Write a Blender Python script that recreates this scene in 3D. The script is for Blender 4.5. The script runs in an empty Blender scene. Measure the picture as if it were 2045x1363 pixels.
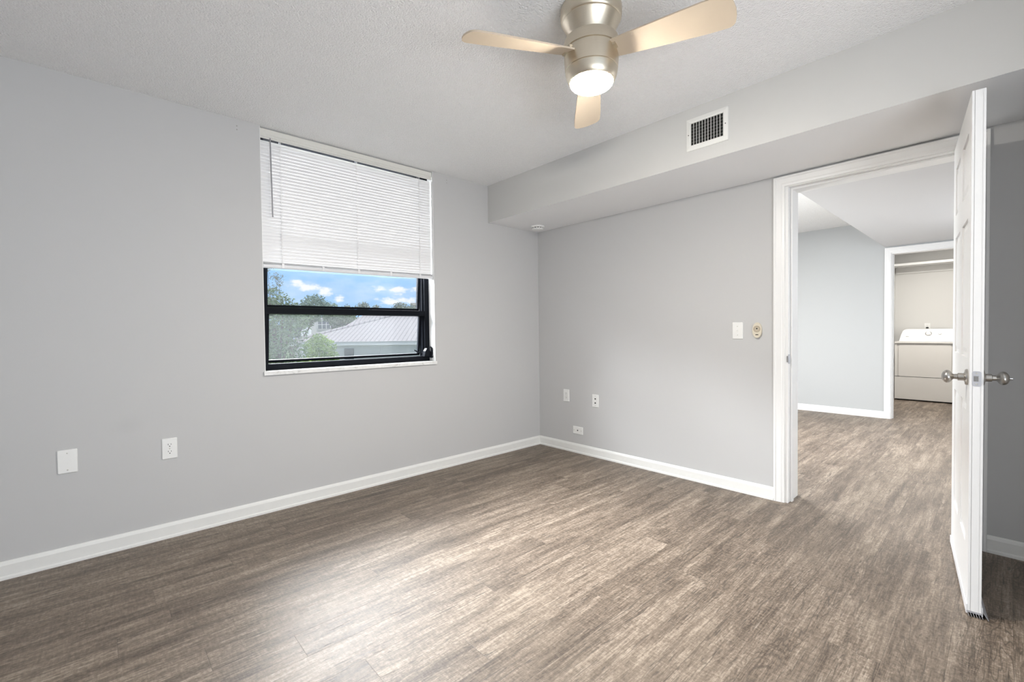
import bpy, bmesh, math, random
from mathutils import Vector, Matrix
random.seed(7)
S = bpy.context.scene
COL = S.collection
PI = math.pi

# ------------------------------------------------------------------ camera
cam_data = bpy.data.cameras.new('camera')
cam = bpy.data.objects.new('camera', cam_data)
COL.objects.link(cam)
S.camera = cam
cam_data.sensor_fit = 'HORIZONTAL'
cam_data.sensor_width = 36.0
cam_data.lens = 907.88 / 2045 * 36.0
cam_data.clip_start = 0.02
cam_data.clip_end = 500
RT = Vector((0.73668367, -0.67612894, -0.01211671))
UP = Vector((0.02339087, 0.00757048, 0.99969773))
FW = Vector((0.67583284, 0.73674442, -0.02139229))
cam.matrix_world = Matrix(((RT.x, UP.x, -FW.x, -3.27288),
                           (RT.y, UP.y, -FW.y, -3.16905),
                           (RT.z, UP.z, -FW.z, 1.13217),
                           (0, 0, 0, 1)))

# ------------------------------------------------------------------ view
S.view_settings.view_transform = 'Standard'
S.view_settings.look = 'None'
S.view_settings.gamma = 1.0
S.view_settings.use_curve_mapping = False
S.view_settings.exposure = 0.23

# ------------------------------------------------------------------ node helper
class NT:
    """small builder around a node tree"""
    def __init__(self, tree):
        self.t = tree
        for n in list(tree.nodes):
            tree.nodes.remove(n)
    def n(self, kind, **kw):
        node = self.t.nodes.new(kind)
        for k, v in kw.items():
            setattr(node, k, v)
        return node
    def put(self, sock, v):
        if v is None:
            return
        if isinstance(v, bpy.types.NodeSocket):
            self.t.links.new(v, sock)
        else:
            sock.default_value = v
    def math(self, op, a, b=None, c=None, clamp=False):
        m = self.n('ShaderNodeMath', operation=op)
        m.use_clamp = clamp
        self.put(m.inputs[0], a); self.put(m.inputs[1], b); self.put(m.inputs[2], c)
        return m.outputs[0]
    def mix(self, f, a, b, blend='MIX'):
        m = self.n('ShaderNodeMix', data_type='RGBA', blend_type=blend)
        self.put(m.inputs[0], f)
        self.put(m.inputs[6], a if isinstance(a, bpy.types.NodeSocket) else tuple(a) + (1,))
        self.put(m.inputs[7], b if isinstance(b, bpy.types.NodeSocket) else tuple(b) + (1,))
        return m.outputs[2]
    def noise(self, vec, scale, detail=3, rough=0.5, dist=0.0):
        m = self.n('ShaderNodeTexNoise')
        self.put(m.inputs['Vector'], vec)
        m.inputs['Scale'].default_value = scale
        m.inputs['Detail'].default_value = detail
        m.inputs['Roughness'].default_value = rough
        m.inputs['Distortion'].default_value = dist
        return m.outputs['Fac']
    def ramp(self, f, stops):
        m = self.n('ShaderNodeValToRGB')
        e = m.color_ramp.elements
        while len(e) < len(stops):
            e.new(0.5)
        for el, (p, c) in zip(e, stops):
            el.position = p
            el.color = tuple(c) + (1,)
        self.put(m.inputs[0], f)
        return m.outputs[0]
    def smooth(self, v, lo, hi):
        m = self.n('ShaderNodeMapRange', interpolation_type='SMOOTHSTEP')
        self.put(m.inputs[0], v)
        m.inputs[1].default_value = lo; m.inputs[2].default_value = hi
        m.inputs[3].default_value = 0; m.inputs[4].default_value = 1
        return m.outputs[0]
    def vec(self, x, y, z):
        m = self.n('ShaderNodeCombineXYZ')
        self.put(m.inputs[0], x); self.put(m.inputs[1], y); self.put(m.inputs[2], z)
        return m.outputs[0]
    def xyz(self, v):
        m = self.n('ShaderNodeSeparateXYZ')
        self.put(m.inputs[0], v)
        return m.outputs

# ------------------------------------------------------------------ sky
world = bpy.data.worlds.new('sky')
S.world = world
world.use_nodes = True
w = NT(world.node_tree)
tc = w.n('ShaderNodeTexCoord')
dx, dy, dz = w.xyz(tc.outputs['Generated'])[:3]
azim = w.math('MULTIPLY', w.math('ARCTAN2', dy, dx), 180 / PI)
elev = w.math('MULTIPLY', w.math('ARCSINE', dz), 180 / PI)
cvec = w.vec(w.math('MULTIPLY', azim, 0.055), w.math('MULTIPLY', elev, 0.12), 0.0)
wob = w.noise(cvec, 15.0, 6, 0.62)
wisp = w.noise(cvec, 2.6, 4, 0.55)
best = None
#        azimuth elev  half-widths  : puffs of cloud low over the horizon
CLOUDS = [(72.8, 5.75, 1.0, 0.55), (71.3, 5.35, 1.2, 0.65), (69.7, 4.8, 0.9, 0.55), (68.2, 4.1, 0.7, 0.5),
          (63.7, 5.35, 0.8, 0.4), (61.4, 5.1, 1.0, 0.5), (58.2, 5.45, 1.6, 0.85), (61.3, 3.85, 2.8, 0.55),
          (80.0, 4.9, 1.6, 0.8), (52.0, 4.6, 2.4, 0.9), (46.0, 6.5, 2.5, 1.1), (88.0, 6.0, 2.4, 1.2)]
for (a, e, sa, se) in CLOUDS:
    d = w.math('ADD', w.math('POWER', w.math('DIVIDE', w.math('SUBTRACT', azim, a), sa), 2.0),
               w.math('POWER', w.math('DIVIDE', w.math('SUBTRACT', elev, e), se), 2.0))
    v = w.math('SUBTRACT', 1.0, d)
    best = v if best is None else w.math('MAXIMUM', best, v)
puff = w.math('ADD', w.math('MAXIMUM', best, -1.2), w.math('MULTIPLY', w.math('SUBTRACT', wob, 0.51), 4.6))
cover = w.smooth(puff, -0.25, 1.15)
blue = w.ramp(w.math('DIVIDE', elev, 12.0, clamp=True),
              [(0.0, (0.46, 0.67, 0.92)), (0.35, (0.26, 0.52, 0.90)), (0.75, (0.28, 0.54, 0.90)), (1.0, (0.44, 0.68, 0.93))])
blue = w.mix(w.math('MULTIPLY', w.smooth(wisp, 0.45, 0.75), 0.45), blue, (0.80, 0.88, 0.98))
low = w.mix(w.math('MULTIPLY', cover, 0.92), blue, (0.95, 0.94, 0.95))
# thin bright overcast higher up
hi_f = w.smooth(elev, 14.0, 26.0)
SKY_HI = 1.7       # overcast dome
SKY_SUN = 2.0     # brighter sun-filled cloud beyond the window, above what the window shows directly
side = w.smooth(w.math('ABSOLUTE', w.math('SUBTRACT', azim, 70.0)), 70.0, 34.0)
band = w.math('MULTIPLY', side, w.math('SUBTRACT', 1.0, w.smooth(elev, 46.0, 62.0)))
high = w.mix(band, (0.94 * SKY_HI, 0.975 * SKY_HI, 1.0 * SKY_HI), (0.97 * SKY_SUN, 0.985 * SKY_SUN, 1.0 * SKY_SUN))
skyc = w.mix(hi_f, low, high)
bg = w.n('ShaderNodeBackground')
w.put(bg.inputs[0], skyc)
bg.inputs[1].default_value = 0.9
wo = w.n('ShaderNodeOutputWorld')
w.t.links.new(bg.outputs[0], wo.inputs[0])

# ------------------------------------------------------------------ sun, added lamps standing in for daylight, and added fill lamps
def area(name, loc, direction, sx, sy, power, color=(1, 1, 1), spread=PI):
    L = bpy.data.lights.new(name, 'AREA')
    L.shape = 'RECTANGLE'; L.size = sx; L.size_y = sy
    L.energy = power; L.color = color; L.spread = spread
    o = bpy.data.objects.new(name, L)
    COL.objects.link(o)
    o.location = loc
    o.rotation_euler = Vector(direction).to_track_quat('-Z', 'Y').to_euler()
    return o
# sun from behind the camera: it lights the houses and trees outside and falls through the added rear opening on to the
# floor behind the camera; lamps for an assumed hall sliding door and an assumed laundry ceiling lamp
SUN = bpy.data.lights.new('sun', 'SUN')
SUN.energy = 5.5; SUN.angle = math.radians(1.0); SUN.color = (1.0, 0.97, 0.92)
sun = bpy.data.objects.new('sun', SUN)
COL.objects.link(sun)
sun.rotation_euler = Vector((-0.18, 0.55, -0.83)).to_track_quat('-Z', 'Y').to_euler()
area('window_fill_light', (-2.9, 2.0, 2.95), (1.05, -2.0, -1.65), 2.8, 1.6, 1900, (0.96, 0.98, 1.0))  # added unseen lamp outside above the sight line, stands in for bright sky
area('window_fill_light', (-0.8, 2.4, 3.15), (-1.05, -2.4, -1.85), 3.4, 2.2, 640, (0.96, 0.98, 1.0))  # second added lamp outside, out of view, brings glare on to the floor
area('rear_fill_light', (-3.0, -5.12, 0.5), (0.3, 1, 1.2), 2.4, 0.8, 70, (0.97, 0.985, 1.0))  # added fill lamp behind the camera, aimed up to lift ceiling and walls
area('assumed_hall_window_light', (1.25, -0.10, 1.25), (0.0, -1, -0.25), 1.0, 1.8, 78, (0.95, 0.98, 1.0))  # added area lamp for the assumed, unseen window of the hall
area('hall_fill_light', (1.6, -0.85, 2.41), (0, 0, -1), 0.4, 0.4, 62, (1.0, 0.97, 0.93))  # added unseen fill, brightens the hall floor and far wall
area('hall_near_fill_light', (2.3, -4.12, 1.30), (-0.1, 1, -0.80), 1.5, 1.6, 42, (0.96, 0.98, 1.0))  # added unseen fill from the near side of the hall
area('assumed_laundry_light', (5.0, -2.45, 2.40), (0, 0, -1), 0.3, 0.3, 33, (1.0, 0.96, 0.90))  # assumed unseen ceiling lamp, added to light the laundry closet

# ------------------------------------------------------------------ materials
def mat(name):
    m = bpy.data.materials.new(name)
    m.use_nodes = True
    return m, NT(m.node_tree)

def finish(t, color, rough=0.5, metal=0.0, bump=None, bstr=0.2, bdist=0.01, spec=0.5, **kw):
    p = t.n('ShaderNodeBsdfPrincipled')
    t.put(p.inputs['Base Color'], color if isinstance(color, bpy.types.NodeSocket) else tuple(color) + (1,))
    t.put(p.inputs['Roughness'], rough)
    p.inputs['Metallic'].default_value = metal
    p.inputs['Specular IOR Level'].default_value = spec
    for k, v in kw.items():
        p.inputs[k.replace('_', ' ')].default_value = v
    if bump is not None:
        b = t.n('ShaderNodeBump')
        b.inputs['Strength'].default_value = bstr
        b.inputs['Distance'].default_value = bdist
        t.put(b.inputs['Height'], bump)
        t.t.links.new(b.outputs[0], p.inputs['Normal'])
    o = t.n('ShaderNodeOutputMaterial')
    t.t.links.new(p.outputs[0], o.inputs[0])
    return p

def simple(name, color, rough=0.5, metal=0.0, spec=0.5, nscale=0, namt=0.0, bstr=0.0, **kw):
    m, t = mat(name)
    c = color
    b = None
    if nscale:
        co = t.n('ShaderNodeTexCoord').outputs['Object']
        nz = t.noise(co, nscale, 4, 0.55)
        if namt:
            c = t.mix(nz, tuple(x * (1 - namt) for x in color), tuple(min(1, x * (1 + namt)) for x in color))
        if bstr:
            b = nz
    finish(t, c, rough, metal, b, bstr, 0.004, spec, **kw)
    return m

M = {}
# painted walls: pale warm grey with roller texture and a faint scuff under the window
def wall_material(name, color):
    m, t = mat(name)
    co = t.n('ShaderNodeTexCoord').outputs['Object']
    big = t.noise(co, 1.3, 3, 0.5)
    c = t.mix(big, tuple(x * 0.985 for x in color), tuple(x * 1.015 for x in color))
    x, y, z = t.xyz(co)[:3]
    d = t.math('SQRT', t.math('ADD', t.math('POWER', t.math('DIVIDE', t.math('ADD', x, 3.15), 0.10), 2.0),
                              t.math('POWER', t.math('DIVIDE', t.math('SUBTRACT', z, 0.655), 0.06), 2.0)))
    sm = t.math('MULTIPLY', t.math('SUBTRACT', 1.0, t.smooth(t.math('ADD', d, t.noise(co, 9, 3)), 0.4, 1.6)), 0.10)
    c = t.mix(sm, c, tuple(v * 0.6 for v in color))
    finish(t, c, 0.55, 0, t.noise(co, 240, 3, 0.6), 0.08, 0.002, 0.35)
    return m
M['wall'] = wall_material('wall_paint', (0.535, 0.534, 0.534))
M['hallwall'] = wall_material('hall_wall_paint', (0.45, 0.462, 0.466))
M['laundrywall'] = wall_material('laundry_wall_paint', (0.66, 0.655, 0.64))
# popcorn ceiling
m, t = mat('popcorn_ceiling')
co = t.n('ShaderNodeTexCoord').outputs['Object']
vo = t.n('ShaderNodeTexVoronoi'); vo.inputs['Scale'].default_value = 130
t.put(vo.inputs['Vector'], co)
h = t.math('ADD', t.math('MULTIPLY', t.noise(co, 105, 5, 0.65), 1.0), t.math('MULTIPLY', t.math('SUBTRACT', 1.0, vo.outputs['Distance']), 0.5))
finish(t, t.mix(t.noise(co, 60, 4, 0.6), (0.88, 0.88, 0.88), (0.96, 0.96, 0.96)), 0.9, 0, h, 0.75, 0.012, 0.1)
M['ceiling'] = m
M['soffitpaint'] = wall_material('soffit_paint', (0.565, 0.56, 0.545))
M['whitepaint'] = simple('white_ceiling_paint', (0.82, 0.82, 0.825), 0.6, nscale=200, bstr=0.04)
M['hallceil'] = wall_material('hall_soffit_paint', (0.62, 0.62, 0.63))
M['trim'] = simple('trim_paint', (0.80, 0.80, 0.795), 0.35, nscale=60, bstr=0.03)
M['baseboard'] = simple('baseboard_paint', (0.78, 0.78, 0.76), 0.38, nscale=30, namt=0.03, bstr=0.05)
M['doorpaint'] = simple('door_paint', (0.77, 0.77, 0.77), 0.33, nscale=90, bstr=0.03)
M['plate'] = simple('white_plastic', (0.80, 0.80, 0.785), 0.35, nscale=50, namt=0.01)
M['slot'] = simple('dark_slot', (0.03, 0.028, 0.025), 0.6)
M['screw'] = simple('screw_metal', (0.55, 0.54, 0.5), 0.4, 1.0)
M['beige'] = simple('beige_plastic', (0.66, 0.60, 0.49), 0.45, nscale=400, namt=0.05)
M['beigedark'] = simple('beige_grille', (0.36, 0.30, 0.22), 0.6)
M['black'] = simple('black_aluminium', (0.006, 0.007, 0.010), 0.42, 0.0, 0.06, nscale=200, namt=0.3)
M['nickel'] = simple('satin_nickel', (0.46, 0.44, 0.41), 0.3, 1.0, nscale=200, namt=0.06)
M['plateNickel'] = simple('nickel_plate', (0.50, 0.50, 0.52), 0.38, 1.0)
# brushed metal of the fan
m, t = mat('brushed_nickel')
co = t.n('ShaderNodeTexCoord').outputs['Object']
x, y, z = t.xyz(co)[:3]
br = t.noise(t.vec(t.math('MULTIPLY', t.math('ARCTAN2', y, x), 2.0), 0.0, t.math('MULTIPLY', z, 900.0)), 1.0, 2, 0.6)
finish(t, t.mix(br, (0.62, 0.555, 0.45), (0.74, 0.665, 0.545)), 0.34, 1.0, br, 0.05, 0.001)
M['brushed'] = m
M['blade'] = simple('fan_blade_maple', (0.58, 0.485, 0.375), 0.5, 0.0, 0.2, nscale=12, namt=0.04)
M['bladeTop'] = M['blade']
m, t = mat('glowing_frosted_lens')
p = finish(t, (0.9, 0.85, 0.75), 0.5)
p.inputs['Emission Color'].default_value = (1.0, 0.95, 0.87, 1)
p.inputs['Emission Strength'].default_value = 500
M['lens'] = m
# blinds: thin white vinyl, lets some light through
m, t = mat('blind_vinyl')
d1 = t.n('ShaderNodeBsdfPrincipled'); d1.inputs['Base Color'].default_value = (0.80, 0.80, 0.81, 1); d1.inputs['Roughness'].default_value = 0.35
d2 = t.n('ShaderNodeBsdfTranslucent'); d2.inputs['Color'].default_value = (0.85, 0.86, 0.88, 1)
mx = t.n('ShaderNodeMixShader'); mx.inputs[0].default_value = 0.004
t.t.links.new(d1.outputs[0], mx.inputs[1]); t.t.links.new(d2.outputs[0], mx.inputs[2])
o = t.n('ShaderNodeOutputMaterial'); t.t.links.new(mx.outputs[0], o.inputs[0])
M['slat'] = m
M['headrail'] = simple('headrail_vinyl', (0.72, 0.71, 0.67), 0.35, nscale=20, namt=0.02)
M['railgrey'] = simple('bottom_rail_vinyl', (0.70, 0.70, 0.72), 0.35)
M['clip'] = simple('clear_clip', (0.78, 0.78, 0.80), 0.25)
M['wand'] = simple('smoky_wand', (0.30, 0.30, 0.32), 0.25)
M['cord'] = simple('white_cord', (0.85, 0.85, 0.85), 0.7)
# glass with a thin dusty film
def glass(name, film):
    m, t = mat(name)
    co = t.n('ShaderNodeTexCoord').outputs['Object']
    tr = t.n('ShaderNodeBsdfTransparent'); tr.inputs[0].default_value = (0.975, 0.985, 0.99, 1)
    gl = t.n('ShaderNodeBsdfGlossy'); gl.inputs['Roughness'].default_value = 0.02
    fr = t.n('ShaderNodeFresnel'); fr.inputs[0].default_value = 1.45
    m1 = t.n('ShaderNodeMixShader'); t.put(m1.inputs[0], t.math('MULTIPLY', fr.outputs[0], 0.6))
    t.t.links.new(tr.outputs[0], m1.inputs[1]); t.t.links.new(gl.outputs[0], m1.inputs[2])
    df = t.n('ShaderNodeBsdfDiffuse'); df.inputs[0].default_value = (0.80, 0.85, 0.90, 1)
    m2 = t.n('ShaderNodeMixShader')
    t.put(m2.inputs[0], t.math('MULTIPLY', t.math('ADD', t.noise(co, 2.2, 4, 0.6), 0.45), film))
    t.t.links.new(m1.outputs[0], m2.inputs[1]); t.t.links.new(df.outputs[0], m2.inputs[2])
    o = t.n('ShaderNodeOutputMaterial'); t.t.links.new(m2.outputs[0], o.inputs[0])
    return m
M['glass'] = glass('window_glass', 0.03)
M['dustyglass'] = glass('dusty_window_glass', 0.07)
# marble sill
m, t = mat('marble_sill')
co = t.n('ShaderNodeTexCoord').outputs['Object']
nz = t.noise(co, 14, 8, 0.7, 1.5)
finish(t, t.ramp(nz, [(0.30, (0.45, 0.44, 0.43)), (0.42, (0.74, 0.74, 0.73)), (0.7, (0.84, 0.84, 0.83))]), 0.25)
M['marble'] = m
# vinyl planks, boards run along x
m, t = mat('vinyl_plank_floor')
co = t.n('ShaderNodeTexCoord').outputs['Object']
X, Y, Z = t.xyz(co)[:3]
PW, PL = 0.152, 1.22
rowf = t.math('DIVIDE', Y, PW)
row = t.math('FLOOR', rowf)
wn1 = t.n('ShaderNodeTexWhiteNoise', noise_dimensions='1D'); t.put(wn1.inputs['W'], row)
uf = t.math('ADD', t.math('DIVIDE', X, PL), wn1.outputs['Value'])
pid = t.math('FLOOR', uf)
wn2 = t.n('ShaderNodeTexWhiteNoise', noise_dimensions='2D'); t.put(wn2.inputs['Vector'], t.vec(row, pid, 0.0))
rnd = wn2.outputs['Value']
ro = t.math('MULTIPLY', rnd, 137.0)
# broad weathered streaks, fine grain, cathedral grain lines, short cracks, cross-grain rasp marks
def pv(fx_, fy_, seed):
    return t.vec(t.math('ADD', t.math('MULTIPLY', X, fx_), ro), t.math('MULTIPLY', Y, fy_), t.math('ADD', ro, seed))
streak = t.noise(pv(1.9, 24.0, 0.0), 1.0, 6, 0.64, 0.5)
blot = t.noise(pv(4.0, 14.0, 3.0), 1.0, 6, 0.68, 0.3)
fine = t.noise(pv(9.0, 170.0, 5.0), 1.0, 4, 0.7, 0.3)
speck = t.noise(pv(70.0, 110.0, 9.0), 1.0, 3, 0.7)
rasp = t.noise(pv(130.0, 22.0, 13.0), 1.0, 3, 0.65)
crack = t.noise(pv(6.0, 85.0, 7.0), 1.0, 5, 0.66, 1.3)
rings = t.noise(pv(0.85, 7.5, 21.0), 1.0, 3, 0.5, 0.35)
zone = t.smooth(t.noise(pv(1.15, 10.0, 31.0), 1.0, 4, 0.6), 0.44, 0.60)
saw = t.math('PINGPONG', t.math('MULTIPLY', rings, 34.0), 0.5)
ringl = t.math('SUBTRACT', 1.0, t.smooth(saw, 0.0, 0.20))
tone = t.math('ADD', t.math('MULTIPLY', streak, 0.46), t.math('ADD', t.math('MULTIPLY', blot, 0.32), t.math('MULTIPLY', fine, 0.52)))
tone = t.math('ADD', tone, t.math('MULTIPLY', t.math('SUBTRACT', speck, 0.5), 0.42))
tone = t.math('ADD', tone, t.math('MULTIPLY', t.math('SUBTRACT', rasp, 0.5), 0.26))
tone = t.math('SUBTRACT', tone, t.math('MULTIPLY', zone, 0.075))
tone = t.math('ADD', tone, t.math('MULTIPLY', t.math('SUBTRACT', rnd, 0.5), 0.07))
base = t.ramp(t.math('SUBTRACT', tone, 0.14),
              [(0.24, (0.042, 0.028, 0.018)), (0.36, (0.094, 0.068, 0.048)), (0.52, (0.190, 0.147, 0.110)), (0.68, (0.35, 0.287, 0.226))])
base = t.mix(t.math('MULTIPLY', t.math('MULTIPLY', ringl, zone), 0.68), base, (0.060, 0.045, 0.033))
base = t.mix(t.math('MULTIPLY', t.smooth(crack, 0.57, 0.65), 0.78), base, (0.065, 0.049, 0.036))
base = t.mix(t.math('MULTIPLY', t.math('SUBTRACT', 1.0, t.smooth(crack, 0.27, 0.38)), 0.35), base, (0.50, 0.44, 0.37))
fy = t.math('ABSOLUTE', t.math('SUBTRACT', t.math('FRACT', rowf), 0.5))
fx = t.math('ABSOLUTE', t.math('SUBTRACT', t.math('FRACT', uf), 0.5))
seam = t.math('MAXIMUM', t.smooth(fy, 0.490, 0.499), t.smooth(fx, 0.4984, 0.4995))
base = t.mix(t.math('MULTIPLY', seam, 0.38), base, (0.06, 0.046, 0.035))
rough = t.math('ADD', 0.41, t.math('MULTIPLY', fine, 0.22))
hgt = t.math('SUBTRACT', t.math('ADD', t.math('MULTIPLY', fine, 0.6), t.math('MULTIPLY', speck, 0.4)), t.math('MULTIPLY', t.math('ADD', seam, t.smooth(crack, 0.60, 0.72)), 0.7))
finish(t, base, rough, 0, hgt, 0.30, 0.003, 0.72)
M['floor'] = m
M['vent'] = simple('vent_enamel', (0.72, 0.715, 0.69), 0.4, nscale=40, namt=0.02)
M['ventdark'] = simple('vent_duct_dark', (0.012, 0.012, 0.010), 0.8)
M['dryer'] = simple('dryer_enamel', (0.72, 0.70, 0.67), 0.3, nscale=10, namt=0.01)
M['console'] = simple('dryer_console_white', (0.86, 0.86, 0.855), 0.3)
M['chrome'] = simple('chrome_ring', (0.55, 0.55, 0.55), 0.25, 1.0)
M['gasket'] = simple('dark_gap', (0.02, 0.02, 0.02), 0.7)
M['gap_grey'] = simple('grey_recess', (0.30, 0.29, 0.28), 0.6)
M['sweepvinyl'] = simple('grey_vinyl', (0.36, 0.36, 0.38), 0.35)
M['sweepwhite'] = simple('white_vinyl', (0.72, 0.72, 0.74), 0.35)
# outdoors
M['stucco'] = simple('house_stucco', (0.45, 0.455, 0.485), 0.9, nscale=4, namt=0.06)
M['fascia'] = simple('house_fascia', (0.42, 0.44, 0.47), 0.6)
M['housepane'] = simple('house_window_dark', (0.035, 0.045, 0.055), 0.3)
M['aptwall'] = simple('apartment_stucco', (0.33, 0.335, 0.33), 0.9)
M['aptbeige'] = simple('tower_stucco', (0.30, 0.29, 0.285), 0.9)
M['grass'] = simple('lawn', (0.055, 0.085, 0.03), 0.95, nscale=3, namt=0.4)
M['bark'] = simple('bark', (0.05, 0.042, 0.034), 0.9, nscale=20, namt=0.3)
m, t = mat('roof_tile')
co = t.n('ShaderNodeTexCoord').outputs['Object']
x, y, z = t.xyz(co)[:3]
rowz = t.math('FRACT', t.math('DIVIDE', z, 0.062))
colx = t.math('FRACT', t.math('DIVIDE', x, 0.24))
ed = t.math('MAXIMUM', t.math('SUBTRACT', 1.0, t.smooth(rowz, 0.0, 0.35)),
            t.math('MULTIPLY', t.smooth(t.math('ABSOLUTE', t.math('SUBTRACT', colx, 0.5)), 0.30, 0.46), 0.8))
finish(t, t.mix(ed, (0.185, 0.178, 0.196), (0.070, 0.066, 0.076)), 0.8)
M['roof'] = m
def leafmat(name, c1, c2):
    m, t = mat(name)
    oi = t.n('ShaderNodeTexCoord').outputs['Object']
    nz = t.noise(oi, 2.4, 4, 0.7)
    c = t.mix(t.smooth(nz, 0.3, 0.7), c1, c2)
    a = t.n('ShaderNodeBsdfPrincipled'); t.put(a.inputs['Base Color'], c); a.inputs['Roughness'].default_value = 0.55
    b = t.n('ShaderNodeBsdfTranslucent'); t.put(b.inputs['Color'], c)
    mx = t.n('ShaderNodeMixShader'); mx.inputs[0].default_value = 0.35
    t.t.links.new(a.outputs[0], mx.inputs[1]); t.t.links.new(b.outputs[0], mx.inputs[2])
    o = t.n('ShaderNodeOutputMaterial'); t.t.links.new(mx.outputs[0], o.inputs[0])
    return m
M['leafdark'] = leafmat('leaf_dark', (0.035, 0.07, 0.03), (0.10, 0.15, 0.07))
M['leafmid'] = leafmat('leaf_mid', (0.030, 0.068, 0.030), (0.105, 0.165, 0.070))
M['leafbright'] = leafmat('leaf_bright', (0.055, 0.12, 0.025), (0.19, 0.29, 0.06))
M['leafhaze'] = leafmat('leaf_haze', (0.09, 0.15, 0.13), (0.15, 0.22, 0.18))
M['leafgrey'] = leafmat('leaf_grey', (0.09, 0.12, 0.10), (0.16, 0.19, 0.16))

# ------------------------------------------------------------------ mesh helpers
def link(name, bm, material, parent=None, smooth=False, bevel=0.0, segs=2, loc=None):
    me = bpy.data.meshes.new(name)
    if bevel > 0:
        es = [e for e in bm.edges if len(e.link_faces) == 2 and e.calc_face_angle(0) > 0.6]
        bmesh.ops.bevel(bm, geom=es, offset=bevel, segments=segs, affect='EDGES', profile=0.5, clamp_overlap=True)
    bmesh.ops.recalc_face_normals(bm, faces=bm.faces[:])
    bm.to_mesh(me); bm.free()
    me.materials.append(material)
    if smooth:
        for p in me.polygons:
            p.use_smooth = True
        try:
            me.set_sharp_from_angle(angle=math.radians(38))
        except Exception:
            pass
    o = bpy.data.objects.new(name, me)
    COL.objects.link(o)
    if parent is not None:
        o.parent = parent
    if loc is not None:
        o.location = loc
    return o

def box(bm, x0, x1, y0, y1, z0, z1, mtx=None):
    vs = [bm.verts.new((x, y, z)) for z in (z0, z1) for y in (y0, y1) for x in (x0, x1)]
    if mtx is not None:
        for v in vs:
            v.co = mtx @ v.co
    for f in ((0, 2, 3, 1), (4, 5, 7, 6), (0, 1, 5, 4), (2, 6, 7, 3), (0, 4, 6, 2), (1, 3, 7, 5)):
        bm.faces.new([vs[i] for i in f])
    return vs

def boxes(*bs):
    bm = bmesh.new()
    for b in bs:
        box(bm, *b)
    return bm

def prism(bm, pts, axis, a0, a1, mtx=None):
    """extrude polygon pts (2D) along axis between a0 and a1. axis 'x': (y,z), 'y': (x,z), 'z': (x,y)"""
    def mk(p, a):
        v = {'x': (a, p[0], p[1]), 'y': (p[0], a, p[1]), 'z': (p[0], p[1], a)}[axis]
        v = Vector(v)
        return bm.verts.new(mtx @ v if mtx is not None else v)
    A = [mk(p, a0) for p in pts]; B = [mk(p, a1) for p in pts]
    n = len(pts)
    bm.faces.new(A); bm.faces.new(B[::-1])
    for i in range(n):
        bm.faces.new((A[i], B[i], B[(i + 1) % n], A[(i + 1) % n]))

def lathe(bm, prof, n=48, mtx=None):
    """prof: list of (r, z); spin around z"""
    rings = []
    for r, z in prof:
        if r < 1e-6:
            v = Vector((0, 0, z)); rings.append([bm.verts.new(mtx @ v if mtx is not None else v)])
        else:
            ring = []
            for i in range(n):
                a = 2 * PI * i / n
                v = Vector((r * math.cos(a), r * math.sin(a), z))
                ring.append(bm.verts.new(mtx @ v if mtx is not None else v))
            rings.append(ring)
    for a, b in zip(rings, rings[1:]):
        if len(a) == 1 and len(b) == 1:
            continue
        for i in range(n):
            j = (i + 1) % n
            if len(a) == 1:
                bm.faces.new((a[0], b[i], b[j]))
            elif len(b) == 1:
                bm.faces.new((a[i], b[0], a[j]))
            else:
                bm.faces.new((a[i], b[i], b[j], a[j]))

def cyl(bm, p0, p1, r0, r1=None, n=20):
    p0, p1 = Vector(p0), Vector(p1)
    r1 = r0 if r1 is None else r1
    L = (p1 - p0).length
    q = (p1 - p0).to_track_quat('Z', 'Y').to_matrix().to_4x4()
    lathe(bm, [(0, 0), (r0, 0), (r1, L), (0, L)], n, Matrix.Translation(p0) @ q)

def rrect(w, h, r, k=6):
    pts = []
    for cx, cy, a0 in ((w / 2 - r, h / 2 - r, 0), (-w / 2 + r, h / 2 - r, 90), (-w / 2 + r, -h / 2 + r, 180), (w / 2 - r, -h / 2 + r, 270)):
        for i in range(k + 1):
            a = math.radians(a0 + 90 * i / k)
            pts.append((cx + r * math.cos(a), cy + r * math.sin(a)))
    return pts

def structure(o):
    o['kind'] = 'structure'
    return o

def tag(o, label, cat, group=None):
    o['label'] = label; o['category'] = cat
    if group:
        o['group'] = group
    return o

def empty(name, loc, mtx=None):
    o = bpy.data.objects.new(name, None)
    COL.objects.link(o)
    o.empty_display_size = 0.1
    if mtx is not None:
        o.matrix_world = mtx
    else:
        o.location = loc
    return o

H = 2.44            # ceiling
SZ = 2.111          # underside of the soffit
SD = 0.641          # depth of the soffit
WX0, WX1 = -2.485, -1.2175   # window opening
SILL = 0.872
XL, YB = -4.45, -5.2         # unseen walls of the bedroom
CX, CY = -1.3, -3.75         # corner of the closet block behind the open door

# ------------------------------------------------------------------ the setting
structure(link('floor', boxes((XL - 0.15, 7.0, -4.3, 0.15, -0.12, 0.0)), M['floor']))
structure(link('ceiling', boxes((XL - 0.15, 0.2, YB - 0.15, 0.15, H, H + 0.15)), M['ceiling']))
wl = structure(link('wall_left', boxes((XL - 0.15, WX0, 0, 0.15, 0, H), (WX0, WX1, 0, 0.15, 0, SILL), (WX1, 0.2, 0, 0.15, 0, H)), M['wall']))
DY0, DY1, DZ = -2.200, -3.041, 2.049
structure(link('wall_right', boxes((0, 0.2, DY0, 0, 0, H), (0, 0.2, DY1, DY0, DZ, H), (0, 0.2, YB - 0.15, DY1, 0, H)), M['wall']))
structure(link('wall_near', boxes((XL - 0.15, -4.25, YB - 0.15, YB, 0, H), (-1.75, CX, YB - 0.15, YB, 0, H), (-4.25, -1.75, YB - 0.15, YB, 2.3, H)), M['wall']))
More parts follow.
